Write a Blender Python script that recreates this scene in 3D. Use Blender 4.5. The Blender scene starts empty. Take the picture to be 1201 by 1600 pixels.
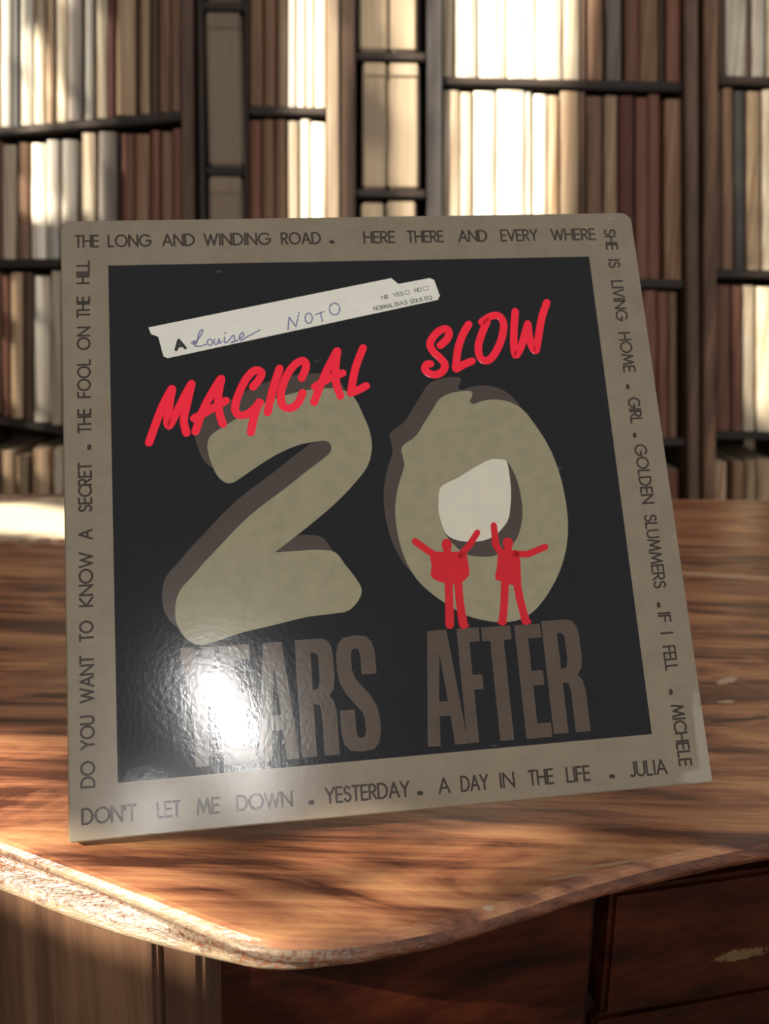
import bpy, bmesh, math, random
from mathutils import Vector, Matrix, Quaternion
from mathutils.geometry import tessellate_polygon

random.seed(7)
sc = bpy.context.scene
COL = sc.collection
V = Vector
R = math.radians

# ------------------------------------------------------------------ camera
F = 1540.0                      # focal length in pixels of the 1201x1600 frame
CX, CY = 600.5, 800.0
TABLE = 0.75
SIDE = 0.315                    # a 12 inch record sleeve
# pose of the sleeve in the camera's axes (x right, y down, z forward)
r1 = V((0.98995, -0.05410, 0.13080)).normalized()
r2 = V((-0.08220, -0.97565, 0.20600)); r2 = (r2 - r1 * r2.dot(r1)).normalized()
t0 = V((-0.14610, 0.15330, 0.45590))
pitch = R(13.0)
a = (-math.cos(pitch) * r1.y - math.sin(pitch) * r1.z) / r1.x
up = V((a, -math.cos(pitch), -math.sin(pitch))).normalized()
fw = V((0, 0, 1)); fw = (fw - up * fw.dot(up)).normalized()
rt = fw.cross(up)
RW = Matrix((rt, fw, up))       # camera axes -> world axes
THICK = 0.0080
nrm_w = RW @ (-(r1.cross(-r2))).normalized()
if nrm_w.y > 0: nrm_w.negate()
base_w = RW @ t0
CAMP = V((0, 0, TABLE - base_w.z + THICK * max(nrm_w.z, 0) + 0.0002))
M4 = RW @ Matrix(((1, 0, 0), (0, -1, 0), (0, 0, -1)))
cam_d = bpy.data.cameras.new('camera')
cam = bpy.data.objects.new('camera', cam_d); COL.objects.link(cam)
cam.matrix_world = Matrix.Translation(CAMP) @ M4.to_4x4()
cam_d.sensor_fit = 'VERTICAL'; cam_d.sensor_height = 36.0
cam_d.lens = F / 1600 * 36.0
cam_d.clip_start = 0.02
cam_d.dof.use_dof = True
cam_d.dof.focus_distance = 0.475
cam_d.dof.aperture_fstop = 9.5
sc.camera = cam

def ray(x, y):
    return RW @ V(((x - CX) / F, (y - CY) / F, 1.0))
def on_z(x, y, z=TABLE):
    d = ray(x, y); return CAMP + d * ((z - CAMP.z) / d.z)
def on_plane(x, y, p0, n):
    d = ray(x, y); return CAMP + d * ((p0 - CAMP).dot(n) / d.dot(n))

# ------------------------------------------------------------------ light
SUN_AZ, SUN_EL = R(55), R(31)
SUN = V((math.sin(SUN_AZ) * math.cos(SUN_EL), math.cos(SUN_AZ) * math.cos(SUN_EL), -math.sin(SUN_EL)))
sd = bpy.data.lights.new('sun', 'SUN'); sun = bpy.data.objects.new('sun', sd); COL.objects.link(sun)
sun.rotation_euler = SUN.to_track_quat('-Z', 'Y').to_euler()
sun.location = (-3, -2, 3)
sd.energy = 21.0; sd.angle = R(1.1); sd.color = (1.0, 0.90, 0.74)
w = bpy.data.worlds.new('world'); sc.world = w; w.use_nodes = True
bg = w.node_tree.nodes['Background']
bg.inputs[0].default_value = (1.0, 0.955, 0.90, 1); bg.inputs[1].default_value = 0.56
sc.view_settings.view_transform = 'Standard'
sc.view_settings.look = 'None'
sc.view_settings.gamma = 1.0
sc.view_settings.use_curve_mapping = False
sc.view_settings.exposure = 0.0

# the sleeve's frame in the world
SX = RW @ r1; SY = RW @ r2; SN = SX.cross(SY).normalized()
S0 = CAMP + base_w
SLEEVE_M = Matrix.Translation(S0) @ Matrix((SX, SY, SN)).transposed().to_4x4()
def uv(x, y):                   # pixel -> metres on the sleeve's face
    p = on_plane(x, y, S0, SN) - S0
    return V((p.dot(SX), p.dot(SY)))

# small lamp that glints in the glossy sleeve, plus two added for its streaks
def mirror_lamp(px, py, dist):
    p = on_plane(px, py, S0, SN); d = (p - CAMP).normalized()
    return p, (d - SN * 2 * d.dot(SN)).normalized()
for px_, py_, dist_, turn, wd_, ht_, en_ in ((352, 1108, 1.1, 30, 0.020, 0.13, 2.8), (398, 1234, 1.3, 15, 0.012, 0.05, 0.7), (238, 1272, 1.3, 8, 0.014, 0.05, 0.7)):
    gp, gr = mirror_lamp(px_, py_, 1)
    ld = bpy.data.lights.new('glint_lamp', 'AREA'); glint_lamp = bpy.data.objects.new('glint_lamp', ld); COL.objects.link(glint_lamp)
    glint_lamp.location = gp + gr * dist_
    glint_lamp.rotation_euler = ((-gr).to_track_quat('-Z', 'Y') @ Quaternion((0, 0, 1), R(turn))).to_euler()
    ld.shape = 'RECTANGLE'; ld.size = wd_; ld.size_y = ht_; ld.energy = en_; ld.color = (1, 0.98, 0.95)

# ------------------------------------------------------------------ materials
def mat(name, rough=0.6):
    m = bpy.data.materials.new(name); m.use_nodes = True
    nt = m.node_tree; b = nt.nodes['Principled BSDF']; b.inputs['Roughness'].default_value = rough
    return m, nt, b
def N(nt, typ, **kw):
    n = nt.nodes.new(typ)
    for k, v in kw.items():
        if k in n.inputs: n.inputs[k].default_value = v
        else: setattr(n, k, v)
    return n
def ramp(nt, stops):
    n = nt.nodes.new('ShaderNodeValToRGB'); e = n.color_ramp.elements
    while len(e) < len(stops): e.new(0.5)
    for i, (p, c) in enumerate(stops):
        e[i].position = p; e[i].color = (*c, 1)
    return n
def coords(nt, scale=(1, 1, 1), rot=(0, 0, 0), kind='Object'):
    tc = N(nt, 'ShaderNodeTexCoord'); mp = N(nt, 'ShaderNodeMapping')
    mp.inputs['Scale'].default_value = scale; mp.inputs['Rotation'].default_value = rot
    nt.links.new(tc.outputs[kind], mp.inputs['Vector']); return mp.outputs['Vector']
def s2l(r, g, b):
    f = lambda c: (c / 255 / 12.92) if c / 255 <= 0.04045 else ((c / 255 + 0.055) / 1.055) ** 2.4
    return (f(r), f(g), f(b))

def sheen_bump(nt, b, strength=0.033):
    """the fine pebbled lamination of the sleeve"""
    n1 = N(nt, 'ShaderNodeTexNoise', Scale=420.0, Detail=3.0, Roughness=0.55)
    n2 = N(nt, 'ShaderNodeTexNoise', Scale=45.0, Detail=2.0)
    v = coords(nt, (1.0, 0.8, 1.0)); nt.links.new(v, n1.inputs['Vector']); nt.links.new(v, n2.inputs['Vector'])
    ad = N(nt, 'ShaderNodeMath', operation='MULTIPLY_ADD'); ad.inputs[1].default_value = 1.5
    nt.links.new(n2.outputs['Fac'], ad.inputs[0]); nt.links.new(n1.outputs['Fac'], ad.inputs[2])
    bp = N(nt, 'ShaderNodeBump', Strength=1.0, Distance=strength * 0.001)
    nt.links.new(ad.outputs[0], bp.inputs['Height']); nt.links.new(bp.outputs['Normal'], b.inputs['Normal'])

def print_mat(name, col, var=0.12, rough=0.24, wear=0.0, scale=60.0):
    m, nt, b = mat(name, rough)
    n = N(nt, 'ShaderNodeTexNoise', Scale=scale, Detail=6.0, Roughness=0.65)
    nt.links.new(coords(nt), n.inputs['Vector'])
    rp = ramp(nt, [(0.3, tuple(c * (1 - var) for c in col)), (0.7, tuple(min(1, c * (1 + var)) for c in col))])
    nt.links.new(n.outputs['Fac'], rp.inputs['Fac']); out = rp.outputs['Color']
    if wear:
        v = N(nt, 'ShaderNodeTexNoise', Scale=230.0, Detail=2.0, Roughness=0.4)
        nt.links.new(coords(nt, (0.35, 1, 1)), v.inputs['Vector'])
        r2_ = ramp(nt, [(0.76, (0, 0, 0)), (0.80, (1, 1, 1))])
        nt.links.new(v.outputs['Fac'], r2_.inputs['Fac'])
        mx = N(nt, 'ShaderNodeMix', data_type='RGBA'); 
        ml = N(nt, 'ShaderNodeMath', operation='MULTIPLY'); ml.inputs[1].default_value = wear
        nt.links.new(r2_.outputs['Color'], ml.inputs[0]); nt.links.new(ml.outputs[0], mx.inputs['Factor'])
        nt.links.new(out, mx.inputs[6]); mx.inputs[7].default_value = (0.45, 0.43, 0.4, 1); out = mx.outputs[2]
    nt.links.new(out, b.inputs['Base Color'])
    sheen_bump(nt, b)
    b.inputs['Specular IOR Level'].default_value = 0.36 if rough < 0.5 else 0.2
    return m

def wood(name, dark, mid, light, rot=0.0, scale=1.0, rough=0.38, bump=0.15, axis='x', coat=0.0, stops=(0.30, 0.48, 0.70), stretch=(1.6, 16.0), warp=2.2, fine=0.35):
    m, nt, b = mat(name, rough)
    lo_, hi_ = stretch
    st = {'x': (lo_, hi_, hi_), 'z': (hi_, hi_, lo_)}[axis]
    v = coords(nt, tuple(s * scale for s in st), (0, 0, rot))
    wv = N(nt, 'ShaderNodeTexNoise', Scale=1.0, Detail=8.0, Roughness=0.62, Distortion=warp)
    nt.links.new(v, wv.inputs['Vector'])
    st2 = {'x': (6, 170, 170), 'z': (170, 170, 6)}[axis]
    f = N(nt, 'ShaderNodeTexNoise', Scale=1.0, Detail=4.0, Roughness=0.6)
    nt.links.new(coords(nt, tuple(s * scale for s in st2), (0, 0, rot)), f.inputs['Vector'])
    mx = N(nt, 'ShaderNodeMath', operation='MULTIPLY_ADD'); mx.inputs[1].default_value = fine
    nt.links.new(f.outputs['Fac'], mx.inputs[0])
    sb = N(nt, 'ShaderNodeMath', operation='SUBTRACT'); sb.inputs[1].default_value = fine / 2
    nt.links.new(wv.outputs['Fac'], sb.inputs[0]); nt.links.new(sb.outputs[0], mx.inputs[2])
    rp = ramp(nt, list(zip(stops, (dark, mid, light))))
    nt.links.new(mx.outputs[0], rp.inputs['Fac']); nt.links.new(rp.outputs['Color'], b.inputs['Base Color'])
    bp = N(nt, 'ShaderNodeBump', Strength=1.0, Distance=bump * 0.002)
    nt.links.new(mx.outputs[0], bp.inputs['Height']); nt.links.new(bp.outputs['Normal'], b.inputs['Normal'])
    if coat:
        b.inputs['Coat Weight'].default_value = coat; b.inputs['Coat Roughness'].default_value = 0.3
    return m

def book_mat(name, col, var=0.35, rough=0.6, warm=(0.55, 0.40, 0.28)):
    """faded cloth or paper with streaks running up the spine"""
    m, nt, b = mat(name, rough)
    oi = N(nt, 'ShaderNodeObjectInfo')
    tc = N(nt, 'ShaderNodeTexCoord'); mp = N(nt, 'ShaderNodeMapping')
    mp.inputs['Scale'].default_value = (230, 230, 4)
    nt.links.new(tc.outputs['Object'], mp.inputs['Vector'])
    cb = N(nt, 'ShaderNodeCombineXYZ'); ml = N(nt, 'ShaderNodeMath', operation='MULTIPLY'); ml.inputs[1].default_value = 50
    nt.links.new(oi.outputs['Random'], ml.inputs[0]); nt.links.new(ml.outputs[0], cb.inputs[0]); nt.links.new(cb.outputs[0], mp.inputs['Location'])
    n = N(nt, 'ShaderNodeTexNoise', Scale=1.0, Detail=4.0, Roughness=0.6)
    nt.links.new(mp.outputs['Vector'], n.inputs['Vector'])
    rp = ramp(nt, [(0.30, tuple(c * k for c, k in zip(col, warm))), (0.55, col), (0.8, tuple(min(1, c * (1 + var)) for c in col))])
    nt.links.new(n.outputs['Fac'], rp.inputs['Fac'])
    hv = N(nt, 'ShaderNodeHueSaturation'); mr = N(nt, 'ShaderNodeMapRange')
    mr.inputs[3].default_value = 0.78; mr.inputs[4].default_value = 1.2
    nt.links.new(oi.outputs['Random'], mr.inputs[0]); nt.links.new(mr.outputs[0], hv.inputs['Value'])
    nt.links.new(rp.outputs['Color'], hv.inputs['Color']); nt.links.new(hv.outputs['Color'], b.inputs['Base Color'])
    return m

def plaster(name, c1, c2):
    m, nt, b = mat(name, 0.9)
    n = N(nt, 'ShaderNodeTexNoise', Scale=6.0, Detail=6.0); nt.links.new(coords(nt), n.inputs['Vector'])
    rp = ramp(nt, [(0.3, c1), (0.7, c2)]); nt.links.new(n.outputs['Fac'], rp.inputs['Fac'])
    nt.links.new(rp.outputs['Color'], b.inputs['Base Color']); return m

def wear_and_light(m, spots, noise=60.0, ragged=0.9):
    """worn places, and light put into the colour, with a shape of their own: (centre, radii, turn about z, colour), in the object's own metres"""
    nt = m.node_tree; b = nt.nodes['Principled BSDF']
    for c, rad, rz, colr in spots:
        src = b.inputs['Base Color'].links[0].from_socket
        tc = N(nt, 'ShaderNodeTexCoord'); mp = N(nt, 'ShaderNodeMapping', vector_type='TEXTURE')
        mp.inputs['Location'].default_value = c; mp.inputs['Rotation'].default_value = (0, 0, rz); mp.inputs['Scale'].default_value = rad
        nt.links.new(tc.outputs['Object'], mp.inputs['Vector'])
        ln = N(nt, 'ShaderNodeVectorMath', operation='LENGTH'); nt.links.new(mp.outputs['Vector'], ln.inputs[0])
        nz = N(nt, 'ShaderNodeTexNoise', Scale=noise, Detail=5.0, Roughness=0.7); nt.links.new(tc.outputs['Object'], nz.inputs['Vector'])
        ma = N(nt, 'ShaderNodeMath', operation='MULTIPLY_ADD'); ma.inputs[1].default_value = ragged * 2
        nt.links.new(nz.outputs['Fac'], ma.inputs[0]); nt.links.new(ln.outputs['Value'], ma.inputs[2])
        mr = N(nt, 'ShaderNodeMapRange'); mr.inputs[1].default_value = 1.15 + ragged; mr.inputs[2].default_value = 0.80 + ragged
        nt.links.new(ma.outputs[0], mr.inputs[0])
        mx = N(nt, 'ShaderNodeMix', data_type='RGBA'); nt.links.new(mr.outputs[0], mx.inputs['Factor'])
        nt.links.new(src, mx.inputs[6]); mx.inputs[7].default_value = (*colr, 1); nt.links.new(mx.outputs[2], b.inputs['Base Color'])

M_BORDER = print_mat('grey card', s2l(129, 118, 101), 0.10, 0.17, wear=0.35)
M_BLACK = print_mat('black print', s2l(12, 15, 22), 0.2, 0.12, wear=0.10)
M_KHAKI = print_mat('khaki print', s2l(143, 137, 111), 0.09, 0.17, wear=0.15, scale=120)
M_SHADOW = print_mat('brown print', s2l(72, 63, 58), 0.08, 0.16)
M_TYPE = print_mat('dark grey type', s2l(52, 44, 38), 0.08, 0.17)
M_BLOCK = print_mat('brown block type', s2l(82, 70, 60), 0.10, 0.15)
M_RED = print_mat('red foil', s2l(250, 30, 60), 0.04, 0.25)
M_RED2 = print_mat('deep red print', s2l(200, 22, 38), 0.05, 0.17)
M_OVAL = print_mat('off white print', s2l(205, 200, 184), 0.05, 0.2)
M_STICK = print_mat('white label paper', s2l(222, 221, 210), 0.04, 0.55)
M_RULE = print_mat('pale ruling', s2l(232, 231, 222), 0.02, 0.5)
M_INK = print_mat('blue ink', s2l(126, 126, 164), 0.10, 0.6)
M_SMALL = print_mat('faint black type', s2l(112, 112, 106), 0.05, 0.6)
M_ABOLD = print_mat('label letter', s2l(52, 54, 50), 0.05, 0.6)

M_TOP = wood('figured red brown wood', (0.060, 0.019, 0.010), (0.225, 0.086, 0.042), (0.42, 0.20, 0.092), rot=R(12), rough=0.34, bump=0.5, stops=(0.36, 0.49, 0.66), stretch=(3.0, 15.0), warp=3.2, fine=0.5)
M_EDGE = wood('worn moulding wood', (0.022, 0.007, 0.004), (0.085, 0.026, 0.012), (0.20, 0.075, 0.034), rot=R(30), scale=2.0, rough=0.3, bump=1.6)
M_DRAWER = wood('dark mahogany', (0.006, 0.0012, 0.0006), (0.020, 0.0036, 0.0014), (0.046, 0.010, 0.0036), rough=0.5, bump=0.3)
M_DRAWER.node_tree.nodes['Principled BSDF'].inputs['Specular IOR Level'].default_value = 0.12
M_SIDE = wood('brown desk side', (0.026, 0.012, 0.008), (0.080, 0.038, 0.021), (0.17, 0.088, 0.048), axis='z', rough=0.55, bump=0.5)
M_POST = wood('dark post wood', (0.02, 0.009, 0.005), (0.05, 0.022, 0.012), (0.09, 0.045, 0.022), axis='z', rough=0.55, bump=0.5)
M_DARKIN = wood('gap shade wood', (0.006, 0.003, 0.002), (0.012, 0.006, 0.004), (0.02, 0.01, 0.007), rough=0.7)  # near black, to put the shade of the front gaps into the colour
M_DARKIN.node_tree.nodes['Principled BSDF'].inputs['Specular IOR Level'].default_value = 0.1
M_CASE = wood('bookcase brown', (0.05, 0.028, 0.018), (0.115, 0.066, 0.043), (0.19, 0.115, 0.076), axis='z', rough=0.6)
M_CASEO = wood('worn orange upright', (0.06, 0.03, 0.018), (0.16, 0.085, 0.048), (0.34, 0.19, 0.10), axis='z', rough=0.6)
M_CASED = wood('bookcase dark', (0.018, 0.011, 0.008), (0.035, 0.022, 0.016), (0.06, 0.04, 0.03), axis='z', rough=0.6)
M_CASEL = wood('bookcase pale', (0.20, 0.14, 0.095), (0.34, 0.25, 0.17), (0.5, 0.39, 0.28), axis='z', rough=0.6)
M_CASEG = wood('bookcase grey', (0.05, 0.043, 0.042), (0.095, 0.083, 0.08), (0.15, 0.13, 0.12), axis='z', rough=0.55)
M_SHELF = wood('shelf dark', (0.010, 0.006, 0.004), (0.022, 0.013, 0.009), (0.05, 0.032, 0.022), rough=0.6)
M_PAGES = book_mat('page edges', (0.48, 0.40, 0.28))
BOOKC = {
 'white': (0.84, 0.78, 0.66), 'cream': (0.60, 0.52, 0.39), 'tan': (0.42, 0.30, 0.19), 'pale grey': (0.50, 0.47, 0.41),
 'grey': (0.20, 0.175, 0.155), 'dark grey': (0.075, 0.068, 0.068), 'brown': (0.26, 0.15, 0.09), 'dark brown': (0.11, 0.06, 0.038),
 'red brown': (0.205, 0.085, 0.053), 'dark red': (0.13, 0.036, 0.027)}
M_BOOK = {k: book_mat(k + ' spine', c) for k, c in BOOKC.items()}
M_BOXG = book_mat('grey board', (0.25, 0.19, 0.135), var=0.15, warm=(0.8, 0.75, 0.7))
M_BOXT = book_mat('tan board', (0.46, 0.36, 0.25), var=0.15, warm=(0.75, 0.68, 0.6))
M_WALL = plaster('plaster', (0.20, 0.15, 0.11), (0.28, 0.22, 0.16))
M_FLOOR = wood('floor boards', (0.03, 0.016, 0.01), (0.07, 0.04, 0.022), (0.12, 0.07, 0.04), rough=0.5)

# ------------------------------------------------------------------ mesh helpers
def link(name, bm, m, parent=None, loc=None, smooth=False):
    me = bpy.data.meshes.new(name)
    bmesh.ops.recalc_face_normals(bm, faces=bm.faces)
    bm.to_mesh(me); bm.free()
    for x in (m if isinstance(m, (list, tuple)) else [m]): me.materials.append(x)
    o = bpy.data.objects.new(name, me); COL.objects.link(o)
    if parent: o.parent = parent
    if loc is not None: o.location = loc
    if smooth:
        for p in me.polygons: p.use_smooth = True
    return o
def tag(o, label, cat, group=None):
    o['label'] = label; o['category'] = cat
    if group: o['group'] = group
    return o
def thing(name, label, cat, loc=(0, 0, 0), group=None):
    o = bpy.data.objects.new(name, None); COL.objects.link(o); o.location = loc; o.empty_display_size = 0.05
    return tag(o, label, cat, group)
def box(bm, lo, hi, bev=0.0):
    vs = [bm.verts.new((x, y, z)) for x in (lo[0], hi[0]) for y in (lo[1], hi[1]) for z in (lo[2], hi[2])]
    fs = [bm.faces.new([vs[i] for i in q]) for q in ((0, 1, 3, 2), (4, 6, 7, 5), (0, 4, 5, 1), (2, 3, 7, 6), (0, 2, 6, 4), (1, 5, 7, 3))]
    if bev:
        es = list({e for f in fs for e in f.edges})
        bmesh.ops.bevel(bm, geom=es, offset=bev, segments=2, affect='EDGES', profile=0.5)
def prism(bm, ring0, ring1):
    """closed solid between two rings of equal length"""
    a_ = [bm.verts.new(p) for p in ring0]; b_ = [bm.verts.new(p) for p in ring1]
    n = len(a_); fs = []
    for i in range(n): fs.append(bm.faces.new((a_[i], a_[(i + 1) % n], b_[(i + 1) % n], b_[i])))
    fs.append(bm.faces.new(a_[::-1])); top = bm.faces.new(b_); return fs, top
def catmull(pts, seg=6, closed=False, sharp=()):
    pts = [V(p) for p in pts]; n = len(pts); out = []
    rng = range(n if closed else n - 1)
    for i in rng:
        g = (lambda k: pts[k % n]) if closed else (lambda k: pts[min(max(k, 0), n - 1)])
        p0, p1, p2, p3 = g(i - 1), g(i), g(i + 1), g(i + 2)
        if i in sharp: p0 = p1
        if (i + 1) % n in sharp: p3 = p2
        for s in range(seg):
            t = s / seg
            out.append(0.5 * ((2 * p1) + (p2 - p0) * t + (2 * p0 - 5 * p1 + 4 * p2 - p3) * t * t + (3 * p1 - p0 - 3 * p2 + p3) * t ** 3))
    if not closed: out.append(pts[-1])
    return out
def poly(bm, loops, z0, z1):
    """flat polygon (outer loop, then holes) at z1 with skirts down to z0"""
    loops = [[V((p[0], p[1], 0)) for p in l] for l in loops]
    tris = tessellate_polygon(loops)
    flat = [p for l in loops for p in l]
    vt = [bm.verts.new((p.x, p.y, z1)) for p in flat]
    for t in tris:
        try: bm.faces.new([vt[i] for i in t])
        except ValueError: pass
    vb = [bm.verts.new((p.x, p.y, z0)) for p in flat]; k = 0
    for l in loops:
        n = len(l)
        for i in range(n):
            j = (i + 1) % n
            bm.faces.new((vt[k + i], vt[k + j], vb[k + j], vb[k + i]))
        k += n
STEP = [0]
def stroke(bm, pts, wd, z0, z1, cap=True):
    """a pen stroke: ribbon of constant width along pts with round ends, as one strip with slightly rounded crown"""
    STEP[0] = (STEP[0] + 1) % 7; z1 = z1 + STEP[0] * 0.000006     # crossing pen strokes never share a plane
    pts = [V((p[0], p[1])) for p in pts]; q = [pts[0]]
    for p in pts[1:]:
        if (p - q[-1]).length > wd * 0.05: q.append(p)
    pts = q
    if len(pts) == 1: pts.append(pts[0] + V((wd * 0.06, 0)))
    h = wd / 2; rows = []
    def nrm(i):
        a_ = pts[max(i - 1, 0)]; b_ = pts[min(i + 1, len(pts) - 1)]; d = (b_ - a_)
        if d.length < 1e-9: d = V((1, 0))
        d.normalize(); return V((-d.y, d.x)), d
    if cap:
        n, d = nrm(0)
        for k in (80, 60, 35): rows.append((pts[0] - d * h * math.sin(R(k)), n, h * math.cos(R(k))))
    for i, p in enumerate(pts):
        n, d = nrm(i)
        if 0 < i < len(pts) - 1:
            d1 = (pts[i] - pts[i - 1]).normalized(); cs = max(0.5, abs(n.dot(V((-d1.y, d1.x)))))
        else: cs = 1
        rows.append((p, n, h / cs))
    if cap:
        n, d = nrm(len(pts) - 1)
        for k in (35, 60, 80): rows.append((pts[-1] + d * h * math.sin(R(k)), n, h * math.cos(R(k))))
    prev = None
    for c, n, hw in rows:
        l = c + n * hw; r_ = c - n * hw; li = c + n * hw * 0.8; ri = c - n * hw * 0.8
        cur = [bm.verts.new((l.x, l.y, z0)), bm.verts.new((li.x, li.y, z1)), bm.verts.new((ri.x, ri.y, z1)), bm.verts.new((r_.x, r_.y, z0))]
        if prev:
            for k in range(3): bm.faces.new((prev[k], prev[k + 1], cur[k + 1], cur[k]))
        prev = cur

# ------------------------------------------------------------------ room
def struct(name, bm, m):
    o = link(name, bm, m); o['kind'] = 'structure'; return o
bm = bmesh.new(); box(bm, (-1.3, -1.2, -0.05), (2.2, 2.6, 0)); struct('floor', bm, M_FLOOR)
bm = bmesh.new(); box(bm, (-1.3, 2.45, 0), (2.2, 2.55, 2.4)); struct('wall_back', bm, M_WALL)

# planes of the bookcase fronts (books stand flush with them)
YB = 1.60
PL = {'E': (V((0, YB, 0)), V((0, 1, 0)))}
PL['A'] = PL['E']
def ax(pl):                      # unit vector along the shelf (to the right)
    n = PL[pl][1]; return V((n.y, -n.x, 0))
def at(px, py, pl): return on_plane(px, py, *PL[pl])
def col_at(px0, px1, z, pl):     # point at height z on the picture column that runs from (px0, y=0) to (px1, y=700)
    p, q = at(px0, 0, pl), at(px1, 700, pl)
    t = (z - p.z) / (q.z - p.z); return p + (q - p) * t
def zrow(px, py, pl): return at(px, py, pl).z

# unseen left wall added as a mask, gaps shaped to lay the sun's patches
WX = -1.25
def to_wall(p):
    t = (p.x - WX) / SUN.x; q = p - SUN * t; return (q.y, q.z)
TT = lambda *pts: [to_wall(on_z(x, y)) for x, y in pts]
BB = lambda pl, *pts: [to_wall(at(x, y, pl)) for x, y in pts]
HOLES = [
    TT((-260, 1120), (105, 1160), (140, 1325), (290, 1345), (425, 1478), (400, 1545), (-60, 1415), (-260, 1320)),
    TT((420, 1325), (620, 1296), (650, 1322), (440, 1362)),
    TT((640, 1312), (850, 1306), (840, 1345), (640, 1352)),
    TT((440, 1412), (700, 1380), (740, 1410), (480, 1450)),
    TT((-200, 792), (40, 786), (130, 800), (160, 852), (60, 836), (-200, 816)),
    BB('A', (-40, -80), (14, -80), (18, 196), (-40, 205)),
    BB('A', (27, 45), (50, 25), (72, 110), (74, 335), (27, 335)),
    BB('A', (82, -80), (92, -80), (92, 330), (80, 330)),
    BB('A', (98, -80), (104, -80), (110, 320), (99, 320)),
    BB('A', (124, -80), (134, -80), (148, 330), (128, 330)),
    BB('A', (150, 20), (156, 10), (172, 250), (164, 250)),
    BB('A', (0, 420), (6, 420), (6, 740), (0, 740)),
    BB('A', (48, 420), (56, 420), (56, 740), (48, 740)),
    BB('E', (447, -80), (532, -80), (532, 420), (447, 420)),
    BB('E', (575, -80), (582, -80), (582, 420), (575, 420)),
    BB('E', (606, -80), (658, -80), (658, 420), (630, 420)),
    BB('E', (700, -80), (912, -80), (880, 140), (858, 420), (694, 420)),
    BB('E', (1138, -80), (1148, -80), (1150, 300), (1142, 300)),
    BB('E', (1174, -80), (1186, -80), (1190, 410), (1178, 410)),
    BB('E', (1168, 440), (1230, 420), (1230, 660), (1180, 640)),
]
def inside(y, z, loop):
    c = False; j = len(loop) - 1
    for i in range(len(loop)):
        (y0, z0), (y1, z1) = loop[i], loop[j]
        if (z0 > z) != (z1 > z) and y < (y1 - y0) * (z - z0) / (z1 - z0) + y0: c = not c
        j = i
    return c
GAPB = [(min(p[0] for p in l), max(p[0] for p in l), min(p[1] for p in l), max(p[1] for p in l), l) for l in HOLES]
WY0, WY1, WZ1, CELL = -1.2, 2.44, 3.2, 0.006
bm = bmesh.new(); prev_runs, start = None, WY0
def mask_strips(y0, y1, runs):
    for z0, z1 in runs: box(bm, (WX - 0.004, y0, z0), (WX, y1, z1))
ny, nz = int((WY1 - WY0) / CELL), int(WZ1 / CELL)
for iy in range(ny + 1):
    y = WY0 + (iy + 0.5) * CELL; runs = []; z_start = 0.0; open_ = False
    cand = [g for g in GAPB if g[0] <= y <= g[1]]
    if not cand: runs = [(0.0, WZ1)]
    else:
        for iz in range(nz):
            z = (iz + 0.5) * CELL
            hole = any(g[2] <= z <= g[3] and inside(y, z, g[4]) for g in cand)
            if hole and not open_:
                if iz * CELL > z_start: runs.append((z_start, iz * CELL))
                open_ = True
            elif not hole and open_: z_start = iz * CELL; open_ = False
        if not open_: runs.append((z_start, WZ1))
    if iy == ny: runs = None
    if runs != prev_runs:
        if prev_runs: mask_strips(start, WY0 + iy * CELL, prev_runs)
        prev_runs, start = runs, WY0 + iy * CELL
struct('sun_mask_wall', bm, M_WALL)

# ------------------------------------------------------------------ bookcases
SH = 0.013
def shelf_z(xa, ya, xb, yb, x, pl):     # height of a (sagging) shelf's middle at picture column x
    if xa == xb: return zrow(xa, ya, pl)
    p, q = at(xa, ya, pl), at(xb, yb, pl); t = (x - xa) / (xb - xa); return p.z + (q.z - p.z) * t
def case(name, label, pl, uprights, shelves, xl, xr, top=1.72, depth=0.25, back_m=None):
    """uprights: (left px, right px at y=0, left px, right px at y=700, material); shelves: (px, py, left px, right px)"""
    a_ = ax(pl); n = PL[pl][1]
    root = thing(name, label, 'bookcase', (at((xl + xr) / 2, 445, pl).x, at((xl + xr) / 2, 445, pl).y + depth / 2, 0))
    off = root.location
    for (a0, b0, a1, b1, m) in uprights:
        bm = bmesh.new()
        rings = []
        for z in (0.001, top):
            l = col_at(a0, a1, z, pl); r_ = col_at(b0, b1, z, pl)
            rings.append([l - n * 0.004 - off, r_ - n * 0.004 - off, r_ + n * (depth - 0.002) - off, l + n * (depth - 0.002) - off])
        prism(bm, *rings)
        bmesh.ops.bevel(bm, geom=[e for e in bm.edges], offset=0.0025, segments=2, affect='EDGES')
        link('upright', bm, m, root)
    for (xa, ya, xb, yb, a0, b0) in shelves:
        rings = []
        for dz in (-SH / 2, SH / 2):
            l = col_at(a0, a0, shelf_z(xa, ya, xb, yb, a0, pl), pl); r_ = col_at(b0, b0, shelf_z(xa, ya, xb, yb, b0, pl), pl)
            rings.append([V((p.x, p.y, p.z + dz)) - off for p in (l + n * 0.003, r_ + n * 0.003, r_ + n * (depth - 0.004), l + n * (depth - 0.004))])
        bm = bmesh.new(); prism(bm, *rings)
        bmesh.ops.bevel(bm, geom=[e for e in bm.edges], offset=0.003, segments=2, affect='EDGES')
        link('shelf_board', bm, M_SHELF, root)
    bm = bmesh.new()
    l = at(xl, 445, pl) + n * depth; r_ = at(xr, 445, pl) + n * depth
    rings = [[V((p.x, p.y, zz)) - off for p in (l, r_, r_ + n * 0.012, l + n * 0.012)] for zz in (0.0, top)]
    prism(bm, *rings); link('back_panel', bm, back_m or M_CASED, root)
    return root

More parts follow.
